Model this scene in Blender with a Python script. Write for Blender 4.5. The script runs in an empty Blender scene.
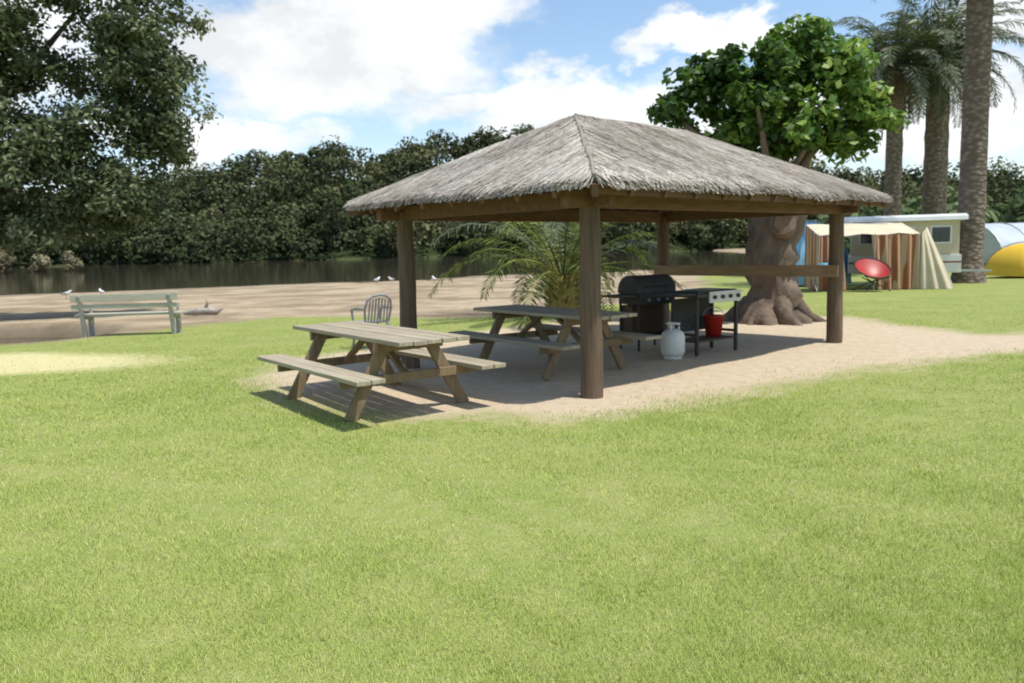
import bpy, math, random
import numpy as np
from mathutils import Vector, Matrix, noise as mnoise
random.seed(7); rng=np.random.default_rng(7)
scene=bpy.context.scene

# ---------------------------------------------------------------- helpers
class MB:
    def __init__(s,name): s.name=name; s.ch=[]; s.mats=[]
    def mi(s,m):
        if m not in s.mats: s.mats.append(m)
        return s.mats.index(m)
    def add(s,v,f,mat,smooth=False,rnd=None):
        v=np.asarray(v,float).reshape(-1,3); f=np.asarray(f,int)
        if rnd is None: rnd=np.full(len(v),random.random())
        s.ch.append((v,f,s.mi(mat),smooth,np.asarray(rnd,float)))
    def box(s,c,size,mat,R=None):
        hx,hy,hz=[d/2 for d in size]
        v=np.array([[x,y,z] for x in(-hx,hx) for y in(-hy,hy) for z in(-hz,hz)])
        if R is not None: v=v@np.asarray(R).T
        s.add(v+np.array(c),[[0,1,3,2],[4,6,7,5],[0,4,5,1],[2,3,7,6],[0,2,6,4],[1,5,7,3]],mat)
    def beam(s,p0,p1,w,h,mat,up=(0,0,1)):
        p0=Vector(p0);p1=Vector(p1);d=(p1-p0);L=d.length;d.normalize()
        x=d.cross(Vector(up));
        if x.length<1e-4: x=d.cross(Vector((1,0,0)))
        x.normalize(); z=x.cross(d)
        R=np.array([[x[i],d[i],z[i]] for i in range(3)])
        s.box((p0+p1)/2,(w,L,h),mat,R)
    def tube(s,pts,rad,mat,seg=12,cap=True,jit=0.0,jscale=1.0,smooth=True):
        pts=[Vector(p) for p in pts]; n=len(pts)
        if not hasattr(rad,'__len__'): rad=[rad]*n
        V=[];ref=Vector((0.13,1,0.07))
        for i,p in enumerate(pts):
            t=(pts[min(i+1,n-1)]-pts[max(i-1,0)]).normalized()
            if abs(t.dot(ref))>0.9: ref=Vector((1,0,0.1))
            a=t.cross(ref).normalized(); b=t.cross(a)
            for k in range(seg):
                an=2*math.pi*k/seg
                d=a*math.cos(an)+b*math.sin(an)
                q=p+d*rad[i]
                r=rad[i]
                if jit: r=rad[i]*(1+jit*mnoise.noise(q*jscale)+jit*.5*mnoise.noise(q*jscale*2.7))
                V.append(p+d*r)
        F=[[i*seg+k,i*seg+(k+1)%seg,(i+1)*seg+(k+1)%seg,(i+1)*seg+k] for i in range(n-1) for k in range(seg)]
        s.add([tuple(v) for v in V],F,mat,smooth)
        if cap:
            for base,pc in((0,pts[0]),((n-1)*seg,pts[-1])):
                vv=[tuple(V[base+k]) for k in range(seg)]+[tuple(pc)]
                s.add(vv,[[k,(k+1)%seg,seg] for k in range(seg)],mat,False)
    def revolve(s,prof,c,mat,seg=24,smooth=True):
        V=[(c[0]+r*math.cos(2*math.pi*k/seg),c[1]+r*math.sin(2*math.pi*k/seg),c[2]+z) for r,z in prof for k in range(seg)]
        n=len(prof)
        F=[[i*seg+k,i*seg+(k+1)%seg,(i+1)*seg+(k+1)%seg,(i+1)*seg+k] for i in range(n-1) for k in range(seg)]
        s.add(V,F,mat,smooth)
    def prism(s,prof,x0,x1,mat,c=(0,0,0),smooth=False):
        n=len(prof)
        V=[(x+c[0],y+c[1],z+c[2]) for x in(x0,x1) for y,z in prof]
        s.add(V,[[k,(k+1)%n,n+(k+1)%n,n+k] for k in range(n)],mat,smooth)
        s.add(V,[list(range(n))[::-1],[n+k for k in range(n)]],mat)
    def build(s,loc=(0,0,0),rot=0.0,bevel=0.0,scale=1.0):
        nv=0;V=[];LI=[];LS=[];MI=[];SM=[];RN=[];ls=0
        for v,f,mi,sm,rn in s.ch:
            V.append(v);RN.append(rn);k=f.shape[1]
            LI.append((f+nv).ravel());LS.append(ls+np.arange(len(f))*k);ls+=f.size
            MI.append(np.full(len(f),mi));SM.append(np.full(len(f),sm));nv+=len(v)
        V=np.concatenate(V);LI=np.concatenate(LI);LS=np.concatenate(LS);MI=np.concatenate(MI);SM=np.concatenate(SM);RN=np.concatenate(RN)
        me=bpy.data.meshes.new(s.name)
        me.vertices.add(len(V));me.vertices.foreach_set('co',V.astype(np.float32).ravel())
        me.loops.add(len(LI));me.loops.foreach_set('vertex_index',LI.astype(np.int32))
        me.polygons.add(len(LS));me.polygons.foreach_set('loop_start',LS.astype(np.int32))
        me.polygons.foreach_set('material_index',MI.astype(np.int32))
        for m in s.mats: me.materials.append(m)
        me.update(calc_edges=True)
        me.polygons.foreach_set('use_smooth',SM.astype(bool))
        at=me.attributes.new('rnd','FLOAT','POINT');at.data.foreach_set('value',RN.astype(np.float32))
        ob=bpy.data.objects.new(s.name,me);scene.collection.objects.link(ob)
        ob.location=loc;ob.rotation_euler=(0,0,rot);ob.scale=(scale,)*3
        if bevel>0:
            b=ob.modifiers.new('bev','BEVEL');b.width=bevel;b.segments=2;b.limit_method='ANGLE';b.angle_limit=math.radians(50)
        return ob

def nt(name):
    m=bpy.data.materials.new(name);m.use_nodes=True;t=m.node_tree
    return m,t,t.nodes,t.links,t.nodes['Principled BSDF']
def mixc(N,L,fac,a,b):
    x=N.new('ShaderNodeMix');x.data_type='RGBA'
    if isinstance(fac,(int,float)): x.inputs[0].default_value=fac
    else: L.new(fac,x.inputs[0])
    for i,c in((6,a),(7,b)):
        if isinstance(c,tuple): x.inputs[i].default_value=(*c,1)
        else: L.new(c,x.inputs[i])
    return x.outputs[2]
def noiseN(N,L,scale,detail=4,stretch=(1,1,1),coord='Object',rough=.55):
    tc=N.new('ShaderNodeTexCoord');mp=N.new('ShaderNodeMapping');mp.inputs['Scale'].default_value=stretch
    n=N.new('ShaderNodeTexNoise');n.inputs['Scale'].default_value=scale;n.inputs['Detail'].default_value=detail;n.inputs['Roughness'].default_value=rough
    L.new(tc.outputs[coord],mp.inputs[0]);L.new(mp.outputs[0],n.inputs['Vector']);return n.outputs['Fac']
def ramp(N,L,src,lo,hi,a=0.,b=1.):
    r=N.new('ShaderNodeMapRange');r.inputs[1].default_value=lo;r.inputs[2].default_value=hi;r.inputs[3].default_value=a;r.inputs[4].default_value=b
    L.new(src,r.inputs[0]);return r.outputs[0]
def attr(N,name):
    a=N.new('ShaderNodeAttribute');a.attribute_name=name;return a.outputs['Fac']
def bump(N,L,p,src,st=.4,dist=.02):
    b=N.new('ShaderNodeBump');b.inputs['Strength'].default_value=st;b.inputs['Distance'].default_value=dist
    L.new(src,b.inputs['Height']);L.new(b.outputs[0],p.inputs['Normal'])
def simple(name,c1,c2=None,rough=.7,scale=6,stretch=(1,1,1),bst=.3,bd=.01,metal=0,rndmix=0.3):
    m,t,N,L,p=nt(name)
    if c2 is None: c2=tuple(x*.75 for x in c1)
    n=noiseN(N,L,scale,6,stretch)
    f=ramp(N,L,n,.3,.7)
    c=mixc(N,L,f,c1,c2)
    if rndmix>0:
        mul=N.new('ShaderNodeMath');mul.operation='MULTIPLY';L.new(attr(N,'rnd'),mul.inputs[0]);mul.inputs[1].default_value=rndmix
        c=mixc(N,L,mul.outputs[0],c,tuple(x*.45 for x in c1))
    L.new(c,p.inputs['Base Color']);p.inputs['Roughness'].default_value=rough;p.inputs['Metallic'].default_value=metal
    if bst>0: bump(N,L,p,n,bst,bd)
    return m
def leafmat(name,dark,mid,light,trans=.35,rough=.5,scale=.6,nmix=.5):
    m,t,N,L,p=nt(name)
    r=attr(N,'rnd')
    cr=N.new('ShaderNodeValToRGB');e=cr.color_ramp.elements
    e[0].color=(*dark,1);e[0].position=.05;e[1].color=(*light,1);e[1].position=1.
    x=cr.color_ramp.elements.new(.55);x.color=(*mid,1)
    L.new(r,cr.inputs[0])
    n=noiseN(N,L,scale,3)
    c=mixc(N,L,ramp(N,L,n,.35,.7,0,nmix),cr.outputs[0],dark)
    if rough<.5:
        L.new(c,p.inputs['Base Color']);p.inputs['Roughness'].default_value=rough
    else:
        N.remove(p);p=N.new('ShaderNodeBsdfDiffuse');L.new(c,p.inputs[0])
    if trans>0:
        tr=N.new('ShaderNodeBsdfTranslucent');L.new(c,tr.inputs[0])
        ms=N.new('ShaderNodeMixShader');ms.inputs[0].default_value=trans
        L.new(p.outputs[0],ms.inputs[1]);L.new(tr.outputs[0],ms.inputs[2])
        L.new(ms.outputs[0],N['Material Output'].inputs[0])
    else: L.new(p.outputs[0],N['Material Output'].inputs[0])
    return m

def unit(a): return a/np.maximum(np.linalg.norm(a,axis=1,keepdims=True),1e-9)
def leaves(clumps,per,L0,W0,upbias=.4,shell=.5,rbase=None,align=.7,cw=.45):
    cl=np.repeat(clumps,per,axis=0);n=len(cl)
    d=unit(rng.normal(size=(n,3)));rad=rng.uniform(shell,1,(n,1))**(1/2.)
    P=cl[:,:3]+d*rad*cl[:,3:6]
    nrm=unit(d*align+rng.normal(size=(n,3))*.6+np.array([0,0,upbias]))
    t=unit(np.cross(nrm,rng.normal(size=(n,3))));s=np.cross(nrm,t)
    sc=rng.uniform(.65,1.35,(n,1))
    t=t*L0*.5*sc;s=s*W0*.5*sc
    V=np.stack([P-t,P+s-t*.1,P+t,P-s-t*.1],1).reshape(-1,3)
    F=np.arange(4*n).reshape(-1,4)
    cr=np.repeat(rng.uniform(0,1,len(clumps)) if rbase is None else rbase,per)
    r=np.clip(cw*cr+(1-cw)*rng.uniform(0,1,n),0,1)
    return V,F,np.repeat(r,4)
def subclumps(ell,n,rs,shell=.55):
    out=[]
    w=np.array([e[3]*e[4]*e[5] for e in ell])**.7;w/=w.sum()
    idx=rng.choice(len(ell),n,p=w)
    for i in idx:
        e=np.array(ell[i]);d=rng.normal(size=3);d/=np.linalg.norm(d)
        c=e[:3]+d*e[3:6]*rng.uniform(shell,1.0)
        r=rs*rng.uniform(.6,1.4)
        out.append([*c,r*1.15,r*1.15,r*.8])
    return np.array(out)
def lerp(a,b,t): return tuple(a[i]+(b[i]-a[i])*t for i in range(3))
frng=np.random.default_rng(3)
def mkfbm(f0,f1,n):
    fr=np.exp(frng.uniform(np.log(f0),np.log(f1),n));an=frng.uniform(0,6.28,n);ph=frng.uniform(0,6.28,n)
    def f(X,Y):
        wx=X+.5*np.sin(Y*.9+1.1)+.2*np.sin(Y*2.3);wy=Y+.5*np.sin(X*.8)+.2*np.sin(X*2.9+1)
        s=0
        for a,b,c in zip(fr,an,ph): s=s+np.sin(a*(wx*np.cos(b)+wy*np.sin(b))+c)
        return s/math.sqrt(n)
    return f
fb1=mkfbm(.6,4,14);fb2=mkfbm(4,16,16)

# ---------------------------------------------------------------- terrain data
SX=[-500,-60,-31,-11,2,12,25,35,50,400];SY=[26,36,42,51,59,62,64,110,200,200]
FS=200.
HX=np.array([-1.6,-.8,-.515,-.39,-.32,-.265,-.21,-.16,-.10,.01,.11,.25,.46,.64,1.2]);HP=np.array([50,54,66,84,90,101,101,92,107,116,108,86,62,64,55])
def sstep(x): x=np.clip(x,0,1);return x*x*(3-2*x)
def terrain(X,Y):
    S=np.interp(X,SX,SY)
    z=np.where(Y<20,0.,-.3*np.clip((Y-20)/np.maximum(S-20,1),0,1))
    lake=np.clip((Y-S)/10,0,1)*1.2
    z=z-np.where((S<FS)&(Y<FS+2),lake,0)
    z=np.where((S>=FS)&(Y>20),0,z)
    r=sstep((Y-FS-1)/85.)
    H=np.interp(X/np.maximum(Y,1),HX,HP)*285/800+1.6-9.5
    z=np.where(Y>FS,z*(1-np.clip((Y-FS)/4,0,1))+r*H,z)
    z=np.where(Y>300,z*(1-.8*sstep((Y-300)/500)),z)
    e=((X+12.2)/3.2)**2+((Y-17.4)/2.3)**2
    z=z-1.2*sstep(1.25-e)*(Y<25)
    z=z+.018*np.sin(X*1.3+1)*np.sin(Y*1.1)*(Y<60)+.03*np.sin(X*.31)*np.cos(Y*.37)*(Y<60)
    return z
sandpoly=[(-3.3,9.9),(-2.6,8.6),(-1.7,7.9),(-.9,7.45),(.2,7.35),(.9,7.3),(1.4,7.7),(2.8,8.7),(4.2,9.8),(5.6,10.5),(7.1,11.0),(9.5,11.5),(16,11.6),(16,12.6),(9.5,12.7),(7.8,13.3),(7.2,14.5),(6.8,16.5),(4.5,19),(1,17.3),(-1,15.5),(-2.6,13.3),(-3.4,11.6)]
beachpoly=[(-600,13),(-60,14),(-14,14.6),(-9.7,15.2),(-8.3,16.5),(-7.4,19),(-5.7,20.3),(-.7,18.8),(1,20.5),(5,23),(8,32),(12,50),(30,66),(48,110),(60,203),(-600,203)]
def sdpoly(X,Y,poly):
    X=X.ravel();Y=Y.ravel();d=np.full(len(X),1e9);ins=np.zeros(len(X),bool);n=len(poly)
    for i in range(n):
        x0,y0=poly[i];x1,y1=poly[(i+1)%n];ex,ey=x1-x0,y1-y0
        t=np.clip(((X-x0)*ex+(Y-y0)*ey)/(ex*ex+ey*ey),0,1)
        d=np.minimum(d,np.hypot(X-x0-t*ex,Y-y0-t*ey))
        c=((y0>Y)!=(y1>Y))&(X<ex*(Y-y0)/((y1-y0) if y1!=y0 else 1e-9)+x0);ins^=c
    return np.where(ins,d,-d)
def drysd(X,Y): return 1-np.sqrt(((X+8.3)/3.3)**2+((Y-12.2)/1.5)**2)+.12*fb1(X,Y)
def wob(X,Y): return .13*fb1(X,Y)+.07*fb2(X,Y)

def growth(a,b,s0,k):
    out=[a];s=s0
    while abs(out[-1])<b: out.append(out[-1]+s);s*=k
    return out
xs=np.array(sorted([-v for v in growth(18.25,1600,.4,1.07)]+list(np.arange(-18,18.01,.25))+growth(18.25,1600,.4,1.07)))
ys=np.array(sorted(list(np.arange(-12,30.01,.25))+growth(30.25,1900,.4,1.045)+[-20,-40,-90,-300]))
GX,GY=np.meshgrid(xs,ys);GZ=terrain(GX,GY)
nx,ny=len(xs),len(ys)
idx=np.arange(nx*ny).reshape(ny,nx)
F=np.stack([idx[:-1,:-1],idx[:-1,1:],idx[1:,1:],idx[1:,:-1]],-1).reshape(-1,4)

m,t,N,L,p=nt('ground_mat')
n1=noiseN(N,L,1.1,5);n2=noiseN(N,L,7,6);n3=noiseN(N,L,60,4);n4=noiseN(N,L,.35,4);n5=noiseN(N,L,170,3)
def addn(a,b,k):
    q=N.new('ShaderNodeMath');q.operation='MULTIPLY_ADD';L.new(b,q.inputs[0]);q.inputs[1].default_value=k;L.new(a,q.inputs[2]);return q.outputs[0]
g=mixc(N,L,ramp(N,L,n1,.35,.65),(.26,.325,.075),(.36,.385,.12))
g=mixc(N,L,ramp(N,L,n2,.45,.75,0,.6),g,(.46,.41,.20))
g=mixc(N,L,ramp(N,L,n3,.35,.65,.0,.45),g,(.15,.18,.05))
g=mixc(N,L,ramp(N,L,n5,.4,.65,.0,.4),g,(.12,.14,.045))
sd_=mixc(N,L,ramp(N,L,n2,.3,.7),(.60,.49,.35),(.48,.385,.265))
sd_=mixc(N,L,ramp(N,L,n3,.35,.7,0,.35),sd_,(.33,.255,.17))
be=mixc(N,L,ramp(N,L,n4,.42,.6),(.44,.35,.235),(.27,.205,.135))
be=mixc(N,L,ramp(N,L,n1,.5,.72,0,.7),be,(.20,.155,.095))
be=mixc(N,L,ramp(N,L,n2,.5,.75,0,.5),be,(.18,.14,.09))
sa=addn(attr(N,'sand'),n2,.9);sa=addn(sa,n1,1.1);fs=ramp(N,L,sa,.7,1.35)
bb=addn(attr(N,'beach'),n2,.8);bb=addn(bb,n1,1.2);bb=addn(bb,n4,1.5);fb=ramp(N,L,bb,1.5,2.2)
dd=addn(attr(N,'dry'),n2,.5);fd=ramp(N,L,dd,.15,.55,0,.9)
c=mixc(N,L,fs,g,sd_);c=mixc(N,L,fb,c,be);c=mixc(N,L,fd,c,(.60,.53,.28))
c=mixc(N,L,attr(N,'wet'),c,(.13,.105,.07))
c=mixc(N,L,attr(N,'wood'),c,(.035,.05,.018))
L.new(c,p.inputs['Base Color']);p.inputs['Roughness'].default_value=.95;p.inputs['Specular IOR Level'].default_value=.1
bump(N,L,p,addn(n3,n2,1.5),.6,.03)
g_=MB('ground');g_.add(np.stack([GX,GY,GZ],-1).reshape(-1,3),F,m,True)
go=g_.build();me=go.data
S=np.interp(GX,SX,SY)
inl=sstep(1.6-(((GX+12.2)/3.3)**2+((GY-17.4)/2.5)**2))*.9
for nm,val in(('sand',sdpoly(GX,GY,sandpoly)),('beach',np.where(GY.ravel()<210,sdpoly(GX,GY,beachpoly),-9)),('dry',drysd(GX,GY).ravel()),
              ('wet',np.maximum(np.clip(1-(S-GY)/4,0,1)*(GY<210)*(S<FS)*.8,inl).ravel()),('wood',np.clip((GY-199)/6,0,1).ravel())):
    a=me.attributes.new(nm,'FLOAT','POINT');a.data.foreach_set('value',np.clip(val,-6,6).astype(np.float32))

m,t,N,L,p=nt('water_mat')
p.inputs['Base Color'].default_value=(.06,.05,.034,1);p.inputs['Roughness'].default_value=.05;p.inputs['IOR'].default_value=1.33
bump(N,L,p,noiseN(N,L,.7,5,(1,2.5,1)),.12,.05)
w=MB('lake_water');w.add([(-700,12,-.3),(70,12,-.3),(70,206,-.3),(-700,206,-.3)],[[0,1,2,3]],m);w.build()

# ---------------------------------------------------------------- lawn blades
def blades(n,y0,y1,pw,hh,ww):
    u=rng.uniform(0,1,n);e=1-pw
    Y=(y0**e+u*(y1**e-y0**e))**(1/e)
    X=rng.uniform(-1,1,n)*(Y*.74+.6)
    s=sdpoly(X,Y,sandpoly)+wob(X,Y);b=sdpoly(X,Y,beachpoly)+wob(X,Y)
    dr=drysd(X,Y)
    edge=rng.normal(0,.25,n)
    keep=(s+edge<.0)&(b+edge<.05)&((dr+rng.normal(0,.12,n)<.0)|(rng.uniform(0,1,n)<.10))
    g1=fb1(X,Y);g2=fb2(X,Y)
    keep&=~((g1*.6+g2*.7>1.05+rng.normal(0,.2,n))&(rng.uniform(0,1,n)<.6))
    X=X[keep];Y=Y[keep];g1=g1[keep];g2=g2[keep];n=len(X)
    Z=terrain(X,Y)
    sc=np.clip(Y/5,.62,2.4)
    h=hh*rng.uniform(.35,1.25,n)*(1-.2*np.clip(g1,-1,1.5)+.2*np.clip(-g2,-.5,1.2))*np.clip(1.15-Y/40,.6,1);wd=ww*sc*rng.uniform(.6,1.3,n)
    lean=rng.uniform(.2,1.1,n)*h;la=rng.uniform(0,2*np.pi,n);fa=la+rng.normal(1.57,.7,n)
    B=np.stack([X,Y,Z-.004],-1);sx=np.stack([np.cos(fa)*wd/2,np.sin(fa)*wd/2,0*X],-1)
    T=B+np.stack([np.cos(la)*lean,np.sin(la)*lean,h],-1)
    V=np.stack([B-sx,B+sx,T],1).reshape(-1,3)
    r=np.clip(rng.uniform(0,1,n)*.45+.30+.11*g1+.07*g2+(rng.uniform(0,1,n)<.07)*.35,0,1)
    return V,np.arange(3*n).reshape(-1,3),np.repeat(r,3)
grass_m=leafmat('grass_blade_mat',(.27,.345,.075),(.43,.505,.13),(.72,.66,.32),.15,.6,1.0,.2)
gr=MB('lawn_grass')
V,F_,R_=blades(560000,2.2,21,1.3,.030,.0048);gr.add(V,F_,grass_m,False,R_)
gr.build()

# ---------------------------------------------------------------- shelter
post_m=simple('post_wood',(.17,.115,.07),(.085,.056,.035),.85,4,(6,6,.5),.6,.02,rndmix=.15)  # post, beam and underside browns darkened to deepen the shade under the roof
beam_m=simple('beam_wood',(.20,.105,.05),(.11,.058,.03),.8,3,(1,5,5),.4,.01)
thatch_base=simple('thatch_under',(.12,.09,.06),(.05,.04,.025),.95,14,(1,1,1),.8,.03)
m,t,N,L,p=nt('thatch_straw')
cr=N.new('ShaderNodeValToRGB');e=cr.color_ramp.elements;e[0].color=(.14,.115,.085,1);e[1].color=(.74,.69,.60,1);e[0].position=.0
x=e.new(.4);x.color=(.43,.385,.32,1);L.new(attr(N,'rnd'),cr.inputs[0])
nn=noiseN(N,L,1.3,6,(1,1,1));c=mixc(N,L,ramp(N,L,nn,.45,.75,0,.55),cr.outputs[0],(.27,.20,.13))
L.new(c,p.inputs['Base Color']);p.inputs['Roughness'].default_value=.9
thatch_m=m
W=5.8;D=3.23;ov=.54;ez=2.18;rzh=3.22
SH=MB('thatched_picnic_shelter')
for k,(x,y) in enumerate([(0,0),(W,0),(0,D),(W,D)]):
    SH.tube([(x+.004*math.sin(q*1.1+k),y+.004*math.cos(q*1.3+k),q*.245-.1) for q in range(10)],[.124-.002*q for q in range(10)],post_m,20,jit=.05,jscale=1.8)
zt=2.09
for y in(-.02,D+.02): SH.box((W/2,y,zt),(W+.8,.11,.19),beam_m)
for x in(-.02,W+.02): SH.box((x,D/2,zt-.001),(.10,D+.65,.17),beam_m)
A=[(-ov,-ov,ez),(W+ov,-ov,ez),(W+ov,D+ov,ez),(-ov,D+ov,ez)]
h=D/2+ov;R0=(-ov+h,D/2,rzh);R1=(W+ov-h,D/2,rzh)
def dn(p,d=.10): return (p[0],p[1],p[2]-d)
for a,b in((A[0],R0),(A[3],R0),(A[1],R1),(A[2],R1)): SH.beam(dn(a,.06),dn(b,.12),.06,.12,beam_m)
for i in range(1,12):
    x=-ov+(W+2*ov)*i/12
    tt=min(1,min(x+ov,W+ov-x)/h)
    for ys_ in(0,1):
        y0=-ov if ys_==0 else D+ov
        SH.beam((x,y0,ez-.055),(x,y0+(D/2-y0)*tt,ez-.055+(rzh-ez-.05)*tt),.05,.09,beam_m)
for i in range(1,8):
    y=-ov+(D+2*ov)*i/8;tt=1-abs(y-D/2)/h
    for x0,sg in((-ov,1),(W+ov,-1)): SH.beam((x0,y,ez-.055),(x0+sg*h*tt,y,ez-.055+(rzh-ez-.05)*tt),.05,.09,beam_m)
SH.box((W/2,-ov+.06,ez-.04),(W+2*ov-.2,.03,.09),beam_m);SH.box((W/2,D+ov-.06,ez-.04),(W+2*ov-.2,.03,.09),beam_m)
th=.06
top=[(a[0],a[1],a[2]+th) for a in A]+[(R0[0],R0[1],R0[2]+th),(R1[0],R1[1],R1[2]+th)]
bot=[a for a in A]+[R0,R1]
Fq=[[0,1,5,4],[2,3,4,5]];Ft=[[3,0,4],[1,2,5]]
SH.add(top,Fq,thatch_base);SH.add(top,Ft,thatch_base);SH.add(bot,Fq,thatch_base);SH.add(bot,Ft,thatch_base)
SH.add(top[:4]+bot[:4],[[4,5,1,0],[5,6,2,1],[6,7,3,2],[7,4,0,3]],thatch_base)
def thatchface(P0,P1,Q0,Q1,n,seed,db=0):
    P0,P1,Q0,Q1=[np.array(q,float)+np.array([0,0,th]) for q in(P0,P1,Q0,Q1)]
    ed=(P1-P0);el=np.linalg.norm(ed);ed/=el
    nr=np.cross(ed,(Q0+Q1)/2-P0);nr/=np.linalg.norm(nr);dsl=np.cross(ed,nr);dsl/=np.linalg.norm(dsl)
    if dsl[2]>0: dsl=-dsl
    if nr[2]<0: nr=-nr
    u=rng.uniform(0,1,n);v=rng.uniform(-.0,1,n)
    tl=np.linalg.norm(Q1-Q0);keep=rng.uniform(0,1,n)<((1-v)*el+v*tl)/el;u=u[keep];v=v[keep];n=len(u)
    B=(P0*(1-u)[:,None]+P1*u[:,None])*(1-v)[:,None]+(Q0*(1-u)[:,None]+Q1*u[:,None])*v[:,None]
    ln=rng.uniform(.18,.5,n)
    jit=rng.normal(0,.10,n)
    ec=(B-P0)@ed
    slope=np.linalg.norm((Q0-P0)-ed*np.dot(Q0-P0,ed))
    lump=.02*fb1(ec*1.5+seed*7,v*slope*1.2)
    st=B+nr*(rng.uniform(.0,.02,n)+np.maximum(lump,-.01)+.012)[:,None]
    dirv=unit(dsl*1.0+ed*jit[:,None]);
    en=st+dirv*ln[:,None]+nr*(rng.uniform(-.012,.012,n))[:,None]
    over=(v*slope)<ln*.9
    sl=slope*v
    lim=sl+rng.uniform(.01,.10,n)+.03*np.sin(ec*3+seed)
    k=np.minimum(1,np.maximum(lim,.03)/ln)[:,None];en=st+(en-st)*k
    en[:,2]-=np.where(over,rng.uniform(0.0,.09,n),0)
    wv=(np.cross(dirv,nr))*(rng.uniform(.005,.013,n))[:,None]
    V=np.stack([st-wv,st+wv,en+wv*.4,en-wv*.4],1).reshape(-1,3)
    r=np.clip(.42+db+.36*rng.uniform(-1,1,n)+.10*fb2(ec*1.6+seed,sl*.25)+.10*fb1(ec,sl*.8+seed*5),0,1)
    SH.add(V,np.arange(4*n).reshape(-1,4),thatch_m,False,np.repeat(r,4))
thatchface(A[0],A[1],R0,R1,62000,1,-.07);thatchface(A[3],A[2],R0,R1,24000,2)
thatchface(A[0],A[3],R0,R0,44000,3,.06);thatchface(A[1],A[2],R1,R1,18000,4)  # tone offset per slope paints the left face brighter lit than the right
cap_m=simple('thatch_cap',(.38,.34,.28),(.22,.185,.145),.95,30,(1,1,1),.8,.02)
for a,b in((A[0],R0),(A[3],R0),(A[1],R1),(A[2],R1),(R0,R1)):
    pts=[]
    for i in range(17):
        q=lerp(a,b,i/16);pts.append((q[0]+random.uniform(-.012,.012),q[1]+random.uniform(-.012,.012),q[2]+th+.012+random.uniform(-.01,.01)))
    SH.tube(pts,.022,cap_m,8,jit=.3,jscale=8)
SH.box((W-.14,D/2,1.13),(.05,D+.2,.18),simple('rail_wood',(.34,.23,.13),(.22,.14,.08),.8,3,(5,1,5)))
SH.build((.84,8.42,0),math.atan2(.69,.725))

# ---------------------------------------------------------------- picnic tables
wood_t=simple('weathered_plank',(.46,.40,.28),(.27,.225,.155),.8,3,(9,.6,9),.4,.006,rndmix=.4)
wood_l=simple('table_frame_wood',(.25,.18,.10),(.15,.105,.06),.8,3,(4,4,1),.3,.006,rndmix=.2)
def picnic(loc,rot,Lh):
    T=MB('picnic_table')
    for i in range(5):
        T.box((-.31+.155*i,random.uniform(-.015,.015),.75+random.uniform(-.003,.003)),(.146,Lh,.042),wood_t)
    for sx in(-1,1):
        for i in(0,1): T.box((sx*(.60+.145*i),random.uniform(-.01,.01),.44),(.138,Lh,.042),wood_t)
    for sy in(-1,1):
        y=sy*(Lh/2-.48)
        T.box((0,y,.682),(.74,.05,.09),wood_l)
        T.box((0,y,.372),(1.52,.05,.09),wood_l)
        for sx in(-1,1):
            R=np.array(Matrix.Rotation(-math.atan2(.42,.74)*sx,3,'Y'))
            T.box((sx*.45,y-sy*.052,.355),(.12,.048,.82),wood_l,R)
        T.beam((0,y-sy*.06,.36),(0,y-sy*.62,.70),.07,.045,wood_l)
    T.build(loc,rot,bevel=.005)
picnic((-1.47,8.42,0),math.radians(37),2.5)
picnic((.50,10.55,0),math.radians(36),2.5)

# ---------------------------------------------------------------- BBQs
black=simple('black_enamel',(.035,.034,.032),(.055,.052,.048),.8,8,bst=.1)
steel=simple('brushed_steel',(.5,.5,.48),(.4,.4,.38),.45,10,metal=.6,bst=.05)
silver=simple('barbecue_panel',(.68,.67,.62),(.55,.54,.5),.5,8,bst=.05)
dkwood=simple('dark_timber',(.10,.065,.04),(.06,.04,.025),.8,5)
def hooded():
    T=MB('hooded_barbecue')
    T.box((0,0,.78),(.70,.50,.16),black)
    prof=[(-.26,.865)]+[(-.26*math.cos(a),.90+.24*math.sin(a)) for a in np.linspace(0,math.pi,12)]+[(.26,.865)]
    T.prism(prof,-.36,.36,black)
    T.tube([(-.25,-.28,.98),(-.25,-.33,.98),(.25,-.33,.98),(.25,-.28,.98)],.012,black,8)
    for sx in(-1,1):
        T.box((sx*.56,0,.84),(.36,.44,.03),dkwood)
        for sy in(-1,1): T.tube([(sx*.34,sy*.22,0),(sx*.34,sy*.22,.72)],.02,black,8)
        T.beam((sx*.34,-.22,.25),(sx*.34,.22,.25),.03,.03,black)
    T.box((0,.1,.46),(.62,.26,.44),dkwood)
    T.box((0,0,.22),(.66,.46,.02),black)
    for i in(-1,0,1): T.tube([(i*.18,-.25,.77),(i*.18,-.285,.77)],.024,steel,12)
    T.build((2.1,12.35,0),math.radians(30),bevel=.004)
hooded()
def flat_bbq():
    T=MB('gas_barbecue')
    T.box((0,0,.86),(.98,.52,.05),black);T.box((0,.0,.905),(.9,.46,.035),black)
    T.box((.12,-.275,.83),(.72,.03,.16),silver)
    for i in range(4): T.tube([(-.15+.18*i,-.292,.83),(-.15+.18*i,-.325,.83)],.028,black,12)
    T.box((.54,0,.885),(.10,.48,.025),silver);T.box((-.68,0,.885),(.36,.48,.025),black)
    for sx in(-1,1):
        for sy in(-1,1): T.box((sx*.45,sy*.22,.41),(.045,.045,.82),black)
        T.box((sx*.45,0,.3),(.03,.42,.04),black)
    T.box((0,0,.20),(.92,.44,.025),dkwood)
    T.box((0,.235,.55),(.9,.012,.5),black)
    for i in range(9): T.box((-.22+.055*i,0,.93),(.012,.42,.012),steel)
    T.build((2.85,11.75,0),math.radians(38),bevel=.004)
flat_bbq()
red=simple('red_plastic',(.45,.03,.02),(.35,.02,.015),.45,6,bst=0)
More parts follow.
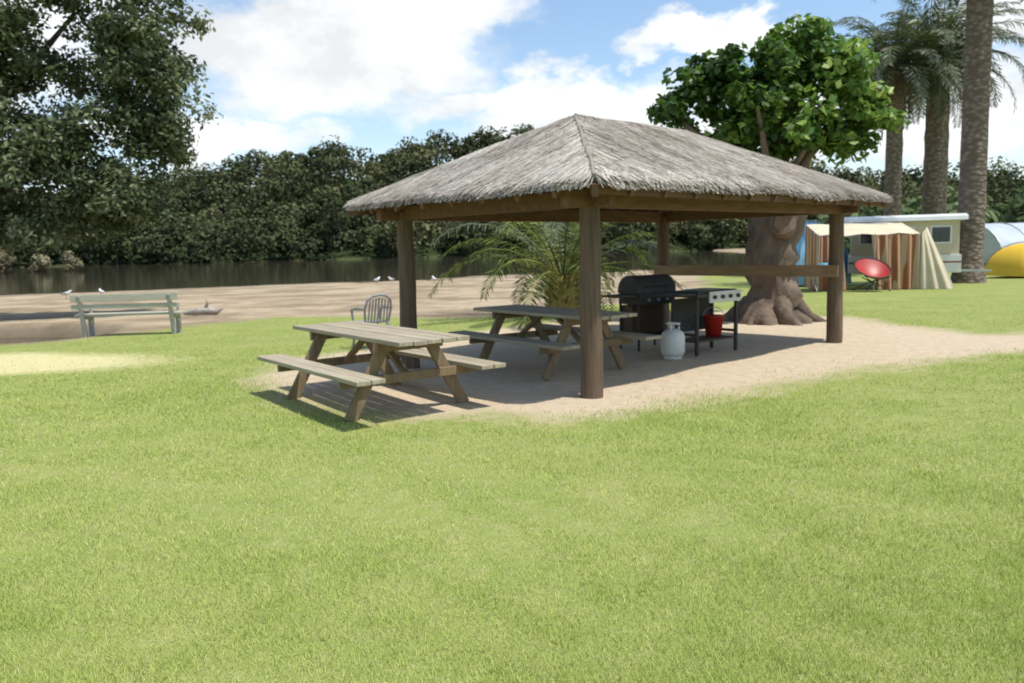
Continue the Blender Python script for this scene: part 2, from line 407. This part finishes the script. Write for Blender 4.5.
T=MB('red_bucket');T.revolve([(.0,0),(.11,0),(.15,.30),(.158,.30),(.158,.315),(.14,.315),(.10,.02),(0,.02)],(0,0,0),red)
T.tube([(-.155*math.cos(a),0,.30+.14*math.sin(a)) for a in np.linspace(0,math.pi,9)],.005,steel,6)
T.build((3.02,11.9,.215))
white=simple('gas_bottle_paint',(.74,.74,.68),(.62,.62,.56),.5,5,bst=.05)
T=MB('gas_bottle')
T.revolve([(0,.03),(.10,.03),(.15,.06),(.165,.11),(.165,.31),(.15,.37),(.10,.41),(.04,.43),(0,.43)],(0,0,0),white,28)
T.revolve([(.11,.0),(.125,.0),(.125,.06),(.11,.06)],(0,0,0),white)
for a in range(3):
    an=a*2.1;T.tube([(.085*math.cos(an),.085*math.sin(an),.40),(.085*math.cos(an),.085*math.sin(an),.50)],.012,white,8)
T.tube([(.09*math.cos(a),.09*math.sin(a),.50) for a in np.linspace(0,2*math.pi,17)],.012,white,8,cap=False)
T.tube([(0,0,.42),(0,0,.49)],.022,steel,10);T.tube([(0,0,.47),(.06,-.02,.48)],.012,black,8)
T.tube([(.06,-.02,.48),(.2,.05,.4),(.3,.15,.5),(.45,.3,.75)],.008,black,8)
T.build((2.25,11.1,0))

# ---------------------------------------------------------------- plastic chair
pl=simple('grey_plastic',(.30,.31,.31),(.25,.26,.26),.5,5,bst=0)
T=MB('plastic_chair')
T.box((0,0,.43),(.44,.43,.022),pl);T.box((0,-.22,.415),(.44,.02,.05),pl)
for sx in(-1,1):
    T.tube([(sx*.20,-.20,.43),(sx*.25,-.24,0)],[.026,.02],pl,8);T.tube([(sx*.19,.20,.43),(sx*.24,.30,0)],[.026,.02],pl,8)
    T.tube([(sx*.24,-.20,.42),(sx*.27,-.20,.64),(sx*.27,0,.66),(sx*.24,.26,.66)],[.02,.024,.026,.02],pl,8)
pts=[(-.21,.20,.43),(-.24,.26,.66),(-.21,.31,.80),(-.12,.335,.87),(0,.34,.89),(.12,.335,.87),(.21,.31,.80),(.24,.26,.66),(.21,.20,.43)]
T.tube(pts,.02,pl,8)
for i in range(7):
    x=-.165+.055*i;T.beam((x,.215,.44),(x,.325,.84-abs(x)*.25),.03,.012,pl,up=(0,-1,.2))
T.build((-2.35,13.4,0),math.radians(215),bevel=.004)

# ---------------------------------------------------------------- park bench
conc=simple('pale_painted_wood',(.50,.47,.38),(.38,.36,.28),.8,4,(1,8,8),.3,.006)
legm=simple('concrete_leg',(.45,.44,.40),(.35,.34,.31),.9,12)
T=MB('park_bench')
for i in range(3): T.box((0,-.17+.15*i,.44),(2.15,.13,.045),conc)
T.box((0,.30,.80),(2.15,.045,.15),conc);T.box((0,.27,.62),(2.15,.045,.10),conc)
for sx in(-1,1):
    x=sx*.9
    T.box((x,-.17,.20),(.09,.08,.44),legm);T.beam((x,.14,-.02),(x,.31,.86),.08,.07,legm,up=(1,0,0))
    T.box((x,0,.385),(.08,.42,.07),legm);T.beam((x,-.2,.42),(x,-.2,.62),.06,.05,legm,up=(1,0,0));T.box((x,.02,.635),(.07,.5,.04),conc)
T.build((-8.0,16.8,float(terrain(np.array(-8.0),np.array(16.8)))),math.radians(4+180),bevel=.006)

dw=simple('driftwood_mat',(.42,.38,.33),(.22,.19,.16),.9,8)
T=MB('driftwood_log')
T.tube([(-.45,0,.08),(-.2,.05,.11),(.1,0,.13),(.4,.04,.10),(.55,.1,.16)],[.05,.09,.11,.08,.03],dw,10,jit=.4,jscale=5)
T.tube([(.1,0,.15),(.2,-.05,.32),(.17,-.1,.42)],[.05,.035,.012],dw,8,jit=.3,jscale=5)
T.build((-8.4,21.6,-.01),.2)
gw=simple('gull_white',(.75,.75,.74),(.68,.68,.68),.7,5,bst=0,rndmix=0);gg=simple('gull_grey',(.35,.37,.40),None,.7,5,bst=0,rndmix=0);orng=simple('gull_beak',(.6,.15,.04),None,.6,5,bst=0)
for (x,y,r) in((-20,36,.3),(-18.9,37,2.4),(-7.5,45,1.),(-6.9,46.5,4),(-4.2,44,2.)):
    T=MB('seagull')
    T.tube([(-.20,0,.19),(-.12,0,.21),(0,0,.22),(.10,0,.25),(.16,0,.30),(.20,0,.35),(.24,0,.36)],[.012,.05,.075,.07,.045,.042,.02],gw,12)
    for s in(-1,1):
        T.tube([(.08,s*.06,.26),(-.05,s*.07,.25),(-.20,s*.03,.22),(-.28,s*.01,.21)],[.02,.035,.02,.004],gg,8)
        T.tube([(.0,s*.03,.17),(.01,s*.03,0),(.05,s*.03,0)],.008,orng,6)
    T.tube([(.24,0,.36),(.30,0,.35)],[.012,.003],orng,6)
    T.build((x,y,float(terrain(np.array(x),np.array(y)))),r)

# ---------------------------------------------------------------- broadleaf tree behind shelter
bark=simple('bark_brown',(.22,.16,.11),(.075,.055,.04),.95,3.0,(1,1,.6),1.,.12)
bark2=simple('bark_dark',(.10,.08,.06),(.05,.04,.03),.95,3,(1,1,.5),1.,.08)
cutw=simple('cut_wood',(.22,.13,.08),(.12,.07,.04),.9,10)
leaf_b=leafmat('broad_leaf_mat',(.03,.07,.012),(.14,.26,.04),(.42,.55,.11),.45,.45,.7,.45)
T=MB('broadleaf_tree')
T.tube([(0,0,-.2),(0,0,.1),(.01,0,.3),(.02,0,.5),(-.01,0,.75),(-.03,0,1.0),(-.02,0,1.25),(-.02,0,1.5),(0,0,1.8),(.02,0,2.1),(.05,0,2.6)],[.85,.72,.60,.52,.47,.45,.47,.48,.5,.48,.36],bark,32,jit=.55,jscale=2.3)
for k in range(7):
    a=k*.9+.3;T.tube([(.4*math.cos(a),.4*math.sin(a),.38),(.75*math.cos(a),.75*math.sin(a),.10),(1.15*math.cos(a+.15),1.15*math.sin(a+.15),-.08)],[.22,.14,.06],bark,10,jit=.4,jscale=3)
T.tube([(.1,-.3,1.85),(.02,-.60,1.95)],[.28,.23],bark,16,jit=.15,jscale=3);T.tube([(.02,-.60,1.95),(.02,-.62,1.953)],[.19,.19],cutw,16)
br=[((-1.9,-.2,4.0),.08),((-1.0,.5,4.6),.09),((.1,-.3,5.0),.10),((.8,.2,5.3),.08),((1.5,-.2,4.2),.09),((.6,-.6,3.6),.07),((-.6,-.9,4.1),.07),((.5,1.2,4.4),.09)]
for (e,r) in br:
    mid=(e[0]*.45,e[1]*.45,2.3+(e[2]-2.3)*.45+.1)
    T.tube([(.03,0,2.2),mid,e],[r*1.5,r,.03],bark,10,jit=.25,jscale=2)
ells=[(-1.75,0,4.3,.75,.9,.65),(-1.1,.2,4.85,.75,.9,.55),(-.6,-.2,4.2,.95,1,.8),(.2,0,4.9,.85,1,.7),(.8,0,5.65,.45,.6,.55),(.3,0,5.3,.6,.6,.4),(1.35,-.1,4.75,.7,.9,.65),(1.75,-.1,4.1,.55,.7,.5),(.7,-.4,3.6,.9,.9,.5),(-.5,.3,3.5,.9,.8,.4),(.2,1.2,4.6,1,.8,.9),(1.4,-.2,3.5,.55,.6,.35),(.2,-.5,4.0,.9,.6,.6)]
sc=subclumps(ells,360,.23,.3)
V,F_,R_=leaves(sc,34,.185,.125,.7,.2);T.add(V,F_,leaf_b,False,np.clip(R_-.05+ .25*np.repeat(np.repeat((sc[:,0])/2,34),4),0,1))  # leaf colour brightens to the right, painting the sunlit side of the crown
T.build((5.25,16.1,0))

# ---------------------------------------------------------------- left tree
leaf_p=leafmat('grey_green_leaf_mat',(.035,.05,.02),(.14,.17,.08),(.40,.43,.28),.25,.5,.8,.35)
T=MB('spreading_tree')
T.tube([(0,0,-.2),(.1,0,.8),(.2,.1,2.0),(.3,.1,3.2)],[.75,.55,.48,.45],bark2,20,jit=.3,jscale=1.5)
for e in[(3.5,-.5,4.0),(5.5,0,6.3),(4,.8,8.5),(1.5,-1,9.5),(2.5,-.6,3.2),(4.5,1.2,3.2),(-2,1,7),(-3,-1,5)]:
    mid=(e[0]*.5,e[1]*.5,2.6+(e[2]-2.6)*.6)
    T.tube([(.2,.1,2.2),mid,e],[.28,.14,.04],bark2,10,jit=.25,jscale=1.5)
ells=[(5.8,0,5.6,2.0,2,1.3),(5.9,.2,7.6,1.9,2,1.4),(4.9,0,9.3,2.6,2.2,1.3),(3.4,-.3,4.4,2.4,2,1.5),(5.2,-.2,3.6,1.7,1.6,1.1),(2.2,0,7,2.6,2.4,2.0),(1.5,-.5,3.2,2.0,1.5,1.2),(-.8,0,5.5,2.8,2.6,2.6),(.5,0,9,3,2.6,1.6),(3.1,0,2.7,1.9,1.4,.8),(6.6,0,4.9,1.1,1.2,1.0),(5.0,.3,2.8,1.2,1.0,.6),(1.2,0,2.5,1.6,1.2,.6),(6.6,0,6.6,.9,1.2,1.0)]
sc=subclumps(ells,740,.45,.15)
V,F_,R_=leaves(sc,120,.17,.085,.6,.1);T.add(V,F_,leaf_p,False,R_)
T.build((-16.0,22.5,-.1))

# ---------------------------------------------------------------- palms
fr_m=leafmat('palm_frond_mat',(.04,.06,.025),(.12,.15,.065),(.28,.30,.14),.2,.45,.5)
fr_dead=leafmat('palm_dead_mat',(.14,.10,.06),(.24,.18,.10),(.34,.26,.16),.15,.8,.5)
fr_y=leafmat('young_palm_mat',(.07,.10,.025),(.20,.24,.07),(.48,.46,.15),.25,.5,.5)
trunk_m,t,N,L,p=nt('palm_trunk_mat')
tc=N.new('ShaderNodeTexCoord');mp=N.new('ShaderNodeMapping');mp.inputs['Scale'].default_value=(1,1,1.8);L.new(tc.outputs['Object'],mp.inputs[0])
vo=N.new('ShaderNodeTexVoronoi');vo.inputs['Scale'].default_value=4.5;L.new(mp.outputs[0],vo.inputs['Vector'])
c=mixc(N,L,ramp(N,L,vo.outputs['Distance'],.05,.6),(.27,.22,.17),(.12,.09,.065));L.new(c,p.inputs['Base Color']);p.inputs['Roughness'].default_value=.95
bump(N,L,p,vo.outputs['Distance'],.8,-.06)
def frond(T,base,az,el,Lf,droop,mat,nl=34,ll=.5,rb=.5,rad=.03):
    n=14;p_=np.array(base,float);e=el;P=[p_.copy()];
    for i in range(n):
        e=e-droop*(i+1)/n*2/n
        d=np.array([math.cos(az)*math.cos(e),math.sin(az)*math.cos(e),math.sin(e)])
        p_=p_+d*Lf/n;P.append(p_.copy())
    P=np.array(P)
    T.tube([tuple(q) for q in P[::2]],[rad*(1-.85*i/7) for i in range(8)],mat,5,cap=False)
    t_=np.linspace(.12,.99,nl);t2=np.repeat(t_,2);sg=np.tile([-1,1],nl)
    B=np.stack([np.interp(t2*n,np.arange(n+1),P[:,k]) for k in range(3)],-1)
    B2=np.stack([np.interp(np.clip(t2*n+.5,0,n),np.arange(n+1),P[:,k]) for k in range(3)],-1)
    B1=np.stack([np.interp(np.clip(t2*n-.5,0,n),np.arange(n+1),P[:,k]) for k in range(3)],-1)
    tg=unit(B2-B1);side=np.array([-math.sin(az),math.cos(az),0.])
    upv=np.cross(tg,side);upv*=np.sign(upv[:,2:3]+1e-9)
    k=len(t2)
    d=unit(tg*.55+side*sg[:,None]*.8+upv*rng.uniform(-.35,.35,(k,1))+np.array([0,0,-.15]))
    l=ll*np.sin(np.pi*(.12+.83*t2))**.6*rng.uniform(.8,1.15,k)
    tip=B+d*l[:,None];tip[:,2]-=.12*l
    wv=unit(np.cross(d,upv)+tg*.3)*(.022*ll/.5)
    mid=B+(tip-B)*.45+np.array([0,0,.02])
    V=np.stack([B,mid+wv,tip,mid-wv],1).reshape(-1,3)
    r=np.clip(rb+rng.uniform(-.35,.35,k),0,1)
    T.add(V,np.arange(4*k).reshape(-1,4),mat,False,np.repeat(r,4))
def palm(loc,H,r,Lf,nf=62,lean=(0,0)):
    T=MB('date_palm')
    pts=[];rad=[]
    for i in range(26):
        q=i/25;pts.append((lean[0]*q*q,lean[1]*q*q,-.2+(H+.2)*q))
        rr=r*(1.35 if q<.02 else 1.18 if q<.06 else 1.0-.12*q)*(1+.03*math.sin(i*2.1))
        if q>.86: rr=r*(1+ .55*math.sin((q-.86)/.14*math.pi*.8))
        rad.append(rr)
    T.tube(pts,rad,trunk_m,22,jit=.08,jscale=3)
    top=(lean[0],lean[1],H)
    for i in range(nf):
        q=i/nf;el=1.35-1.75*q+random.uniform(-.12,.12);az=i*2.39996+random.uniform(-.2,.2)
        frond(T,(top[0]+.2*math.cos(az),top[1]+.2*math.sin(az),H-.1+.2*(1-q)),az,el,Lf*random.uniform(.85,1.1),1.35+random.uniform(-.2,.3),fr_m,46,.62,.65-.4*q,.05)
    for i in range(14):
        az=i*2.39996;frond(T,(top[0]+.3*math.cos(az),top[1]+.3*math.sin(az),H-.35),az,-.6,Lf*.6,1.2,fr_dead,24,.45,.5,.04)
    T.build(loc)
palm((16.6,29.0,0),12.6,.45,4.2)
palm((18.5,39.0,0),9.7,.40,3.9,60)
palm((21.3,40.5,0),10.4,.58,4.4,68)
T=MB('young_date_palm')
ytr=simple('cut_frond_bases',(.50,.40,.13),(.28,.20,.07),.9,9,(1,1,1),.8,.04)
T.tube([(0,0,-.1),(0,0,.25),(0,0,.6),(0,0,.95)],[.28,.34,.36,.22],ytr,18,jit=.3,jscale=5)
for i in range(70):
    az=i*2.4;z=.12+.85*i/70;T.tube([(.28*math.cos(az),.28*math.sin(az),z),(.45*math.cos(az),.45*math.sin(az),z+.16)],[.045,.02],ytr,5)
for i in range(30):
    q=i/30;az=i*2.39996;frond(T,(.1*math.cos(az),.1*math.sin(az),.95),az,1.25-1.05*q+random.uniform(-.1,.1),3.4*random.uniform(.85,1.1),1.45,fr_y if i%3 else fr_m,46,.40,.55-.3*q,.025)
for i in range(46):
    az=i*2.39996;frond(T,(.25*math.cos(az),.25*math.sin(az),.25+.6*(i/46)),az,.6+.6*(i/46),1.0,.8,fr_y,20,.20,1.0,.02)
T.build((1.2,18.3,0))

# ---------------------------------------------------------------- wooded hill
bush_m=leafmat('bush_canopy_mat',(.028,.038,.02),(.11,.12,.055),(.25,.235,.12),.1,.6,.03,.4)  # distance haze is mixed into these leaf colours
bushr_m=leafmat('pasture_tree_mat',(.06,.085,.04),(.14,.18,.08),(.25,.29,.15),.15,.6,.05,.3)
def forest(name,pts,hs,mat,per,L0):
    T=MB(name);cl=[];rb=[]
    for (x,y,z),h in zip(pts,hs):
        tr=random.random()**1.3;sq=random.uniform(.7,1.15)
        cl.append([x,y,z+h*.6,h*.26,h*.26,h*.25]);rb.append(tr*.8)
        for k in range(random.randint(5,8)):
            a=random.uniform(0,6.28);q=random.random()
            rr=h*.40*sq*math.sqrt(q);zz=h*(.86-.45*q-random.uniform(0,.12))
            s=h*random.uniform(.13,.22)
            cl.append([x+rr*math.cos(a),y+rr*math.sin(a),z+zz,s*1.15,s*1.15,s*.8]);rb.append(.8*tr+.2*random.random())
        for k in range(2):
            a=random.uniform(0,6.28);cl.append([x+h*.25*math.cos(a),y+h*.25*math.sin(a),z+h*.22,h*.22,h*.22,h*.2]);rb.append(.0)  # low clumps take the darkest tone, shade painted under the crown
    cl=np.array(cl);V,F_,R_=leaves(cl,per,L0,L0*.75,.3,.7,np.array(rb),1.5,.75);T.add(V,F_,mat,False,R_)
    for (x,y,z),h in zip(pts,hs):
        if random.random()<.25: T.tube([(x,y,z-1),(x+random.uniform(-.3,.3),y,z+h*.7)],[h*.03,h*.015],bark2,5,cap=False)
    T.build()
pts=[];hs=[]
for row,y in enumerate(np.concatenate([np.arange(202.5,245,7.5),np.arange(245,296,9.5)])):
    xmax=.8*y;x=-xmax
    while x<xmax:
        yy=y+random.uniform(-3.5,3.5);h=random.uniform(7.5,12) if random.random()<.55 else random.uniform(13,20)
        pts.append((x,yy,float(terrain(np.array([x]),np.array([yy]))[0])-.6-max(0,h-13)*.55));hs.append(h);x+=h*random.uniform(.45,.8)
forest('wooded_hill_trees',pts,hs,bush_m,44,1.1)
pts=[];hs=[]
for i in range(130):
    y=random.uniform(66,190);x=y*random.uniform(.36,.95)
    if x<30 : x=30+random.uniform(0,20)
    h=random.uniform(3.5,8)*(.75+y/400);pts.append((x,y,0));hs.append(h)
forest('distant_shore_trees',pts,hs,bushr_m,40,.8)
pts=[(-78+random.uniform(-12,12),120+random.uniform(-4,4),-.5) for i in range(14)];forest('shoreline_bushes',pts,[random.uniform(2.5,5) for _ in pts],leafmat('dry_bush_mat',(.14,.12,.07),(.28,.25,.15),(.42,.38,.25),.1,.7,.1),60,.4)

# ---------------------------------------------------------------- campsite
cream=simple('cream_canvas',(.62,.54,.38),(.54,.46,.32),.9,2,bst=.3,bd=.03,rndmix=.1)
wht=simple('white_panel',(.75,.75,.72),(.68,.68,.65),.4,2,bst=.05,rndmix=0)
glass=simple('dark_window',(.06,.08,.09),(.04,.05,.06),.15,2,bst=0)
tyre=simple('tyre_rubber',(.03,.03,.03),None,.8,9)
m,t,N,L,p=nt('striped_canvas')
tc=N.new('ShaderNodeTexCoord');sp=N.new('ShaderNodeSeparateXYZ');L.new(tc.outputs['Object'],sp.inputs[0])
ad=N.new('ShaderNodeMath');ad.operation='ADD';L.new(sp.outputs[0],ad.inputs[0]);L.new(sp.outputs[1],ad.inputs[1])
ml=N.new('ShaderNodeMath');ml.operation='MULTIPLY';ml.inputs[1].default_value=5.2;L.new(ad.outputs[0],ml.inputs[0])
fr=N.new('ShaderNodeMath');fr.operation='FRACT';L.new(ml.outputs[0],fr.inputs[0])
gt=N.new('ShaderNodeMath');gt.operation='GREATER_THAN';gt.inputs[1].default_value=.55;L.new(fr.outputs[0],gt.inputs[0])
c=mixc(N,L,gt.outputs[0],(.30,.11,.05),(.44,.33,.20));L.new(c,p.inputs['Base Color']);p.inputs['Roughness'].default_value=.9
stripe=m
T=MB('folding_camper')
T.box((0,0,.72),(3.5,1.95,.60),wht);T.box((0,-.99,.78),(3.5,.02,.06),simple('brown_trim',(.25,.12,.06)))
T.box((0,0,1.60),(3.36,1.82,1.16),cream)
T.prism([(-1.08,2.18),(-1.05,2.32),(-.5,2.40),(.5,2.40),(1.05,2.32),(1.08,2.18)],-1.9,1.9,wht)
for x in(-1.1,.0,1.12): T.box((x,-.925,1.7),(.55,.02,.5),glass);T.box((x,-.915,1.7),(.65,.02,.6),wht)
T.box((1.70,0,1.7),(.02,.9,.55),glass);T.box((1.69,0,1.7),(.02,1.05,.68),wht)
for sy in(-1,1):
    T.tube([(.3,sy*.80,.33),(.3,sy*1.0,.33)],.33,tyre,24,smooth=False);T.tube([(.3,sy*.98,.33),(.3,sy*1.01,.33)],.17,steel,16)
T.beam((1.8,0,.45),(2.8,0,.42),.08,.08,steel)
T.build((13.9,28.5,0),math.radians(-22),bevel=.01)
T=MB('striped_awning_tent')
def sheet(T,a,b,c_,d,mat,nu=14,nv=8,wav=.03,freq=9):
    a,b,c_,d=[np.array(q,float) for q in(a,b,c_,d)];V=[]
    nrm=np.cross(b-a,d-a);nrm/=np.linalg.norm(nrm)
    for j in range(nv+1):
        for i in range(nu+1):
            u=i/nu;v=j/nv;q=(a*(1-u)+b*u)*(1-v)+(d*(1-u)+c_*u)*v
            V.append(q+nrm*wav*math.sin(u*freq*2)*(1-v*.5))
    T.add(V,[[j*(nu+1)+i,j*(nu+1)+i+1,(j+1)*(nu+1)+i+1,(j+1)*(nu+1)+i] for j in range(nv) for i in range(nu)],mat,True)
sheet(T,(-1.9,-1.9,1.75),(1.2,-1.9,1.75),(1.2,0,2.15),(-1.9,0,2.15),cream)
sheet(T,(-1.9,-1.9,0),(-1.9,0,0),(-1.9,0,2.13),(-1.9,-1.9,1.74),stripe,28,8,.05)
sheet(T,(-1.9,-1.9,.0),(-1.0,-1.9,.0),(-1.2,-1.9,1.74),(-1.9,-1.9,1.74),stripe,28,8,.06,12)
sheet(T,(-.1,-1.9,.0),(1.2,-1.9,.0),(1.2,-1.9,1.74),(-.3,-1.9,1.74),stripe,36,8,.06,14)
sheet(T,(1.2,-1.9,0),(1.2,0,0),(1.2,0,2.13),(1.2,-1.9,1.74),cream,28,8,.05)
sheet(T,(1.2,-1.95,0),(2.1,-2.3,0),(1.5,-1.5,1.95),(1.2,-1.95,1.74),cream,14,8,.06)
for x in(-1.9,-.2,1.2): T.tube([(x,-1.93,0),(x,-1.93,1.78)],.018,steel,8)
T.build((12.1,27.5,0),math.radians(-8))
blue=simple('blue_canvas',(.16,.42,.62),(.22,.50,.68),.7,2,bst=.2,bd=.02);yel=simple('yellow_canvas',(.75,.48,.03),(.65,.40,.03),.7,2,bst=.2,bd=.02)
def dome(name,loc,rx,ry,h,mat,mat2):
    T=MB(name)
    nu,nv=24,8;V=[]
    for j in range(nv+1):
        a=j/nv*math.pi/2
        for i in range(nu):
            b=2*math.pi*i/nu;sq=1/max(abs(math.cos(b)),abs(math.sin(b)))**.6
            V.append((rx*math.cos(a)*math.cos(b)*sq,ry*math.cos(a)*math.sin(b)*sq,h*math.sin(a)**.9))
    Fa=[[j*nu+i,j*nu+(i+1)%nu,(j+1)*nu+(i+1)%nu,(j+1)*nu+i] for j in range(nv) for i in range(nu)]
    T.add(V,Fa,mat,True)
    for ph in(math.pi/4,3*math.pi/4):
        T.tube([(1.22*rx*math.cos(q)*math.cos(ph),1.22*ry*math.cos(q)*math.sin(ph),h*1.02*abs(math.sin(q))**.9+.02) for q in np.linspace(0,math.pi,17)],.02,mat2,6)
    T.prism([(-ry*1.02-.05,0),(-ry*.93-.05,h*.55),(-ry*.6-.03,h*.8),(-ry*.62,h*.75),(-ry*.95,h*.5),(-ry,0)],-.45,.45,mat2)
    T.build(loc,.3)
dome('blue_tent',(11.2,30.5,0),1.3,1.4,2.3,blue,simple('pale_blue',(.4,.5,.58)))
dome('yellow_tent',(20.9,32.5,0),1.2,1.2,1.3,yel,simple('tent_grey',(.3,.3,.3)))
T=MB('red_camping_chair')
V=[];nu,nv=20,6
for j in range(nv+1):
    q=j/nv
    for i in range(nu):
        b=2*math.pi*i/nu;V.append((.48*q*math.cos(b),.48*q*math.sin(b)*.75-.02,.0+.22*q*q+.42*q*math.sin(b)*.62+.40))
T.add(V,[[j*nu+i,j*nu+(i+1)%nu,(j+1)*nu+(i+1)%nu,(j+1)*nu+i] for j in range(nv) for i in range(nu)],red,True)
T.tube([V[nv*nu+i] for i in range(nu)]+[V[nv*nu]],.018,black,6,cap=False)
for sx in(-1,1):
    T.tube([(sx*.40,-.2,.38),(-sx*.1,.15,.2),(-sx*.38,.35,0)],.014,black,6);T.tube([(sx*.38,.3,.75),(sx*.1,.0,.3),(-sx*.36,-.3,0)],.014,black,6)
T.build((11.3,25.0,0),.1,scale=1.15)
T=MB('camp_table')
T.box((0,0,.68),(.9,.55,.03),wht)
for sx in(-1,1): T.tube([(sx*.38,-.22,.67),(-sx*.1+sx*.42,.22,0)],.014,steel,6);T.tube([(sx*.38,.22,.67),(sx*.34,-.22,0)],.014,steel,6)
T.box((.1,0,.79),(.35,.25,.18),blue)
T.build((10.0,25.6,0),.2)
T=MB('polytunnel')
pm=simple('polythene',(.50,.54,.56),(.40,.45,.48),.35,1,bst=.1)
T.prism([(-3*math.cos(a),2.4*math.sin(a)) for a in np.linspace(0,math.pi,14)],0,16,pm,smooth=True)
for x in range(0,17,2): T.tube([(x,-3.02*math.cos(a),2.42*math.sin(a)) for a in np.linspace(0,math.pi,14)],.04,steel,6)
T.build((28.5,50,0),.15)
hp=[(24+i*1.6+random.uniform(-.4,.4),57+random.uniform(-.5,.5),0) for i in range(14)]
forest('hedge',hp,[random.uniform(1.8,3) for _ in hp],bushr_m,40,.35)

# ---------------------------------------------------------------- sky & light
sv=Vector((.33,-.18,.90)).normalized()
w=bpy.data.worlds.new('World');scene.world=w;w.use_nodes=True;N=w.node_tree.nodes;L=w.node_tree.links
bg=N['Background'];sky=N.new('ShaderNodeTexSky');sky.sky_type='NISHITA';sky.sun_disc=False
sky.sun_elevation=math.asin(sv.z);sky.sun_rotation=math.atan2(sv.x,sv.y);sky.air_density=1.0;sky.dust_density=.8;sky.ozone_density=1.5
tc=N.new('ShaderNodeTexCoord');sp=N.new('ShaderNodeSeparateXYZ');L.new(tc.outputs['Generated'],sp.inputs[0])
def M(op,a,b=None):
    q=N.new('ShaderNodeMath');q.operation=op
    for i,v in enumerate((a,b)):
        if v is None: continue
        if isinstance(v,(int,float)): q.inputs[i].default_value=v
        else: L.new(v,q.inputs[i])
    return q.outputs[0]
az=M('ARCTAN2',sp.outputs[0],sp.outputs[1]);el=M('ARCSINE',sp.outputs[2])
cv=N.new('ShaderNodeCombineXYZ');L.new(az,cv.inputs[0]);L.new(el,cv.inputs[1])
def wn(scale,det,off=0):
    n=N.new('ShaderNodeTexNoise');n.inputs['Scale'].default_value=scale;n.inputs['Detail'].default_value=det;n.inputs['Roughness'].default_value=.6
    mp=N.new('ShaderNodeMapping');mp.inputs['Location'].default_value=(off,off*.7,off*.3);mp.inputs['Scale'].default_value=(1,1.7,1);L.new(cv.outputs[0],mp.inputs[0]);L.new(mp.outputs[0],n.inputs['Vector']);return n
nd=wn(9,7)
def VM(op,a,b):
    q=N.new('ShaderNodeVectorMath');q.operation=op
    for i,v in enumerate((a,b)):
        if isinstance(v,tuple): q.inputs[i].default_value=v
        else: L.new(v,q.inputs[i])
    return q
ds=VM('MULTIPLY',VM('SUBTRACT',nd.outputs['Color'],(.5,.5,.5)).outputs[0],(.24,.13,0))
pp=VM('ADD',cv.outputs[0],ds.outputs[0]).outputs[0]
acc=None
for (a,e,ra,re) in[(-.22,.23,.19,.065),(.06,.175,.17,.035),(-.34,.14,.12,.03),(.24,.245,.09,.026),(.45,.13,.22,.05),(-.13,.27,.14,.05),(.12,.13,.18,.03),(.56,.22,.10,.035),(-.7,.25,.3,.1),(1.3,.3,.4,.12),(-1.5,.3,.4,.12)]:
    d=VM('LENGTH',VM('MULTIPLY',VM('SUBTRACT',pp,(a,e,0)).outputs[0],(1/ra,1/re,0)).outputs[0],(0,0,0))
    mr=N.new('ShaderNodeMapRange');mr.interpolation_type='SMOOTHSTEP';mr.inputs[1].default_value=1.3;mr.inputs[2].default_value=.7;L.new(d.outputs['Value'],mr.inputs[0])
    acc=mr.outputs[0] if acc is None else M('MAXIMUM',acc,mr.outputs[0])
n2=wn(7,7,3.1)
hz=N.new('ShaderNodeMapRange');hz.inputs[1].default_value=.16;hz.inputs[2].default_value=.0;hz.inputs[3].default_value=0;hz.inputs[4].default_value=.5;L.new(el,hz.inputs[0])
acc=M('MAXIMUM',acc,hz.outputs[0])
sh=N.new('ShaderNodeMapRange');sh.inputs[1].default_value=.38;sh.inputs[2].default_value=.58;sh.inputs[3].default_value=6.0;sh.inputs[4].default_value=7.6;L.new(n2.outputs['Fac'],sh.inputs[0])
cc=N.new('ShaderNodeCombineXYZ');L.new(M('MULTIPLY',sh.outputs[0],.96),cc.inputs[0]);L.new(M('MULTIPLY',sh.outputs[0],.985),cc.inputs[1]);L.new(sh.outputs[0],cc.inputs[2])
skb=N.new('ShaderNodeMix');skb.data_type='RGBA';skb.blend_type='MULTIPLY';skb.inputs[0].default_value=1;L.new(sky.outputs[0],skb.inputs[6]);skb.inputs[7].default_value=(1.3,1.33,1.3,1)
mx=N.new('ShaderNodeMix');mx.data_type='RGBA';L.new(acc,mx.inputs[0]);L.new(skb.outputs[2],mx.inputs[6]);L.new(cc.outputs[0],mx.inputs[7])
L.new(mx.outputs[2],bg.inputs[0]);bg.inputs[1].default_value=.15
sl=bpy.data.lights.new('sun','SUN');sl.energy=5;sl.angle=math.radians(.5);sl.color=(1,.965,.90)
so=bpy.data.objects.new('sun',sl);scene.collection.objects.link(so);so.rotation_euler=sv.to_track_quat('Z','Y').to_euler();so.location=(20,-20,40)

cam=bpy.data.cameras.new('camera');cam.lens=28.1;cam.sensor_width=36;cam.clip_end=4000;cam.clip_start=.05
cam.dof.use_dof=True;cam.dof.focus_distance=2.2;cam.dof.aperture_fstop=5.6
co=bpy.data.objects.new('camera',cam);scene.collection.objects.link(co)
co.matrix_world=Matrix.Translation((0,0,1.6))@Matrix.Rotation(math.radians(90-6.67),4,'X')@Matrix.Rotation(math.radians(-1.4),4,'Z')
scene.camera=co
scene.view_settings.view_transform='Standard';scene.view_settings.look='None';scene.view_settings.exposure=0
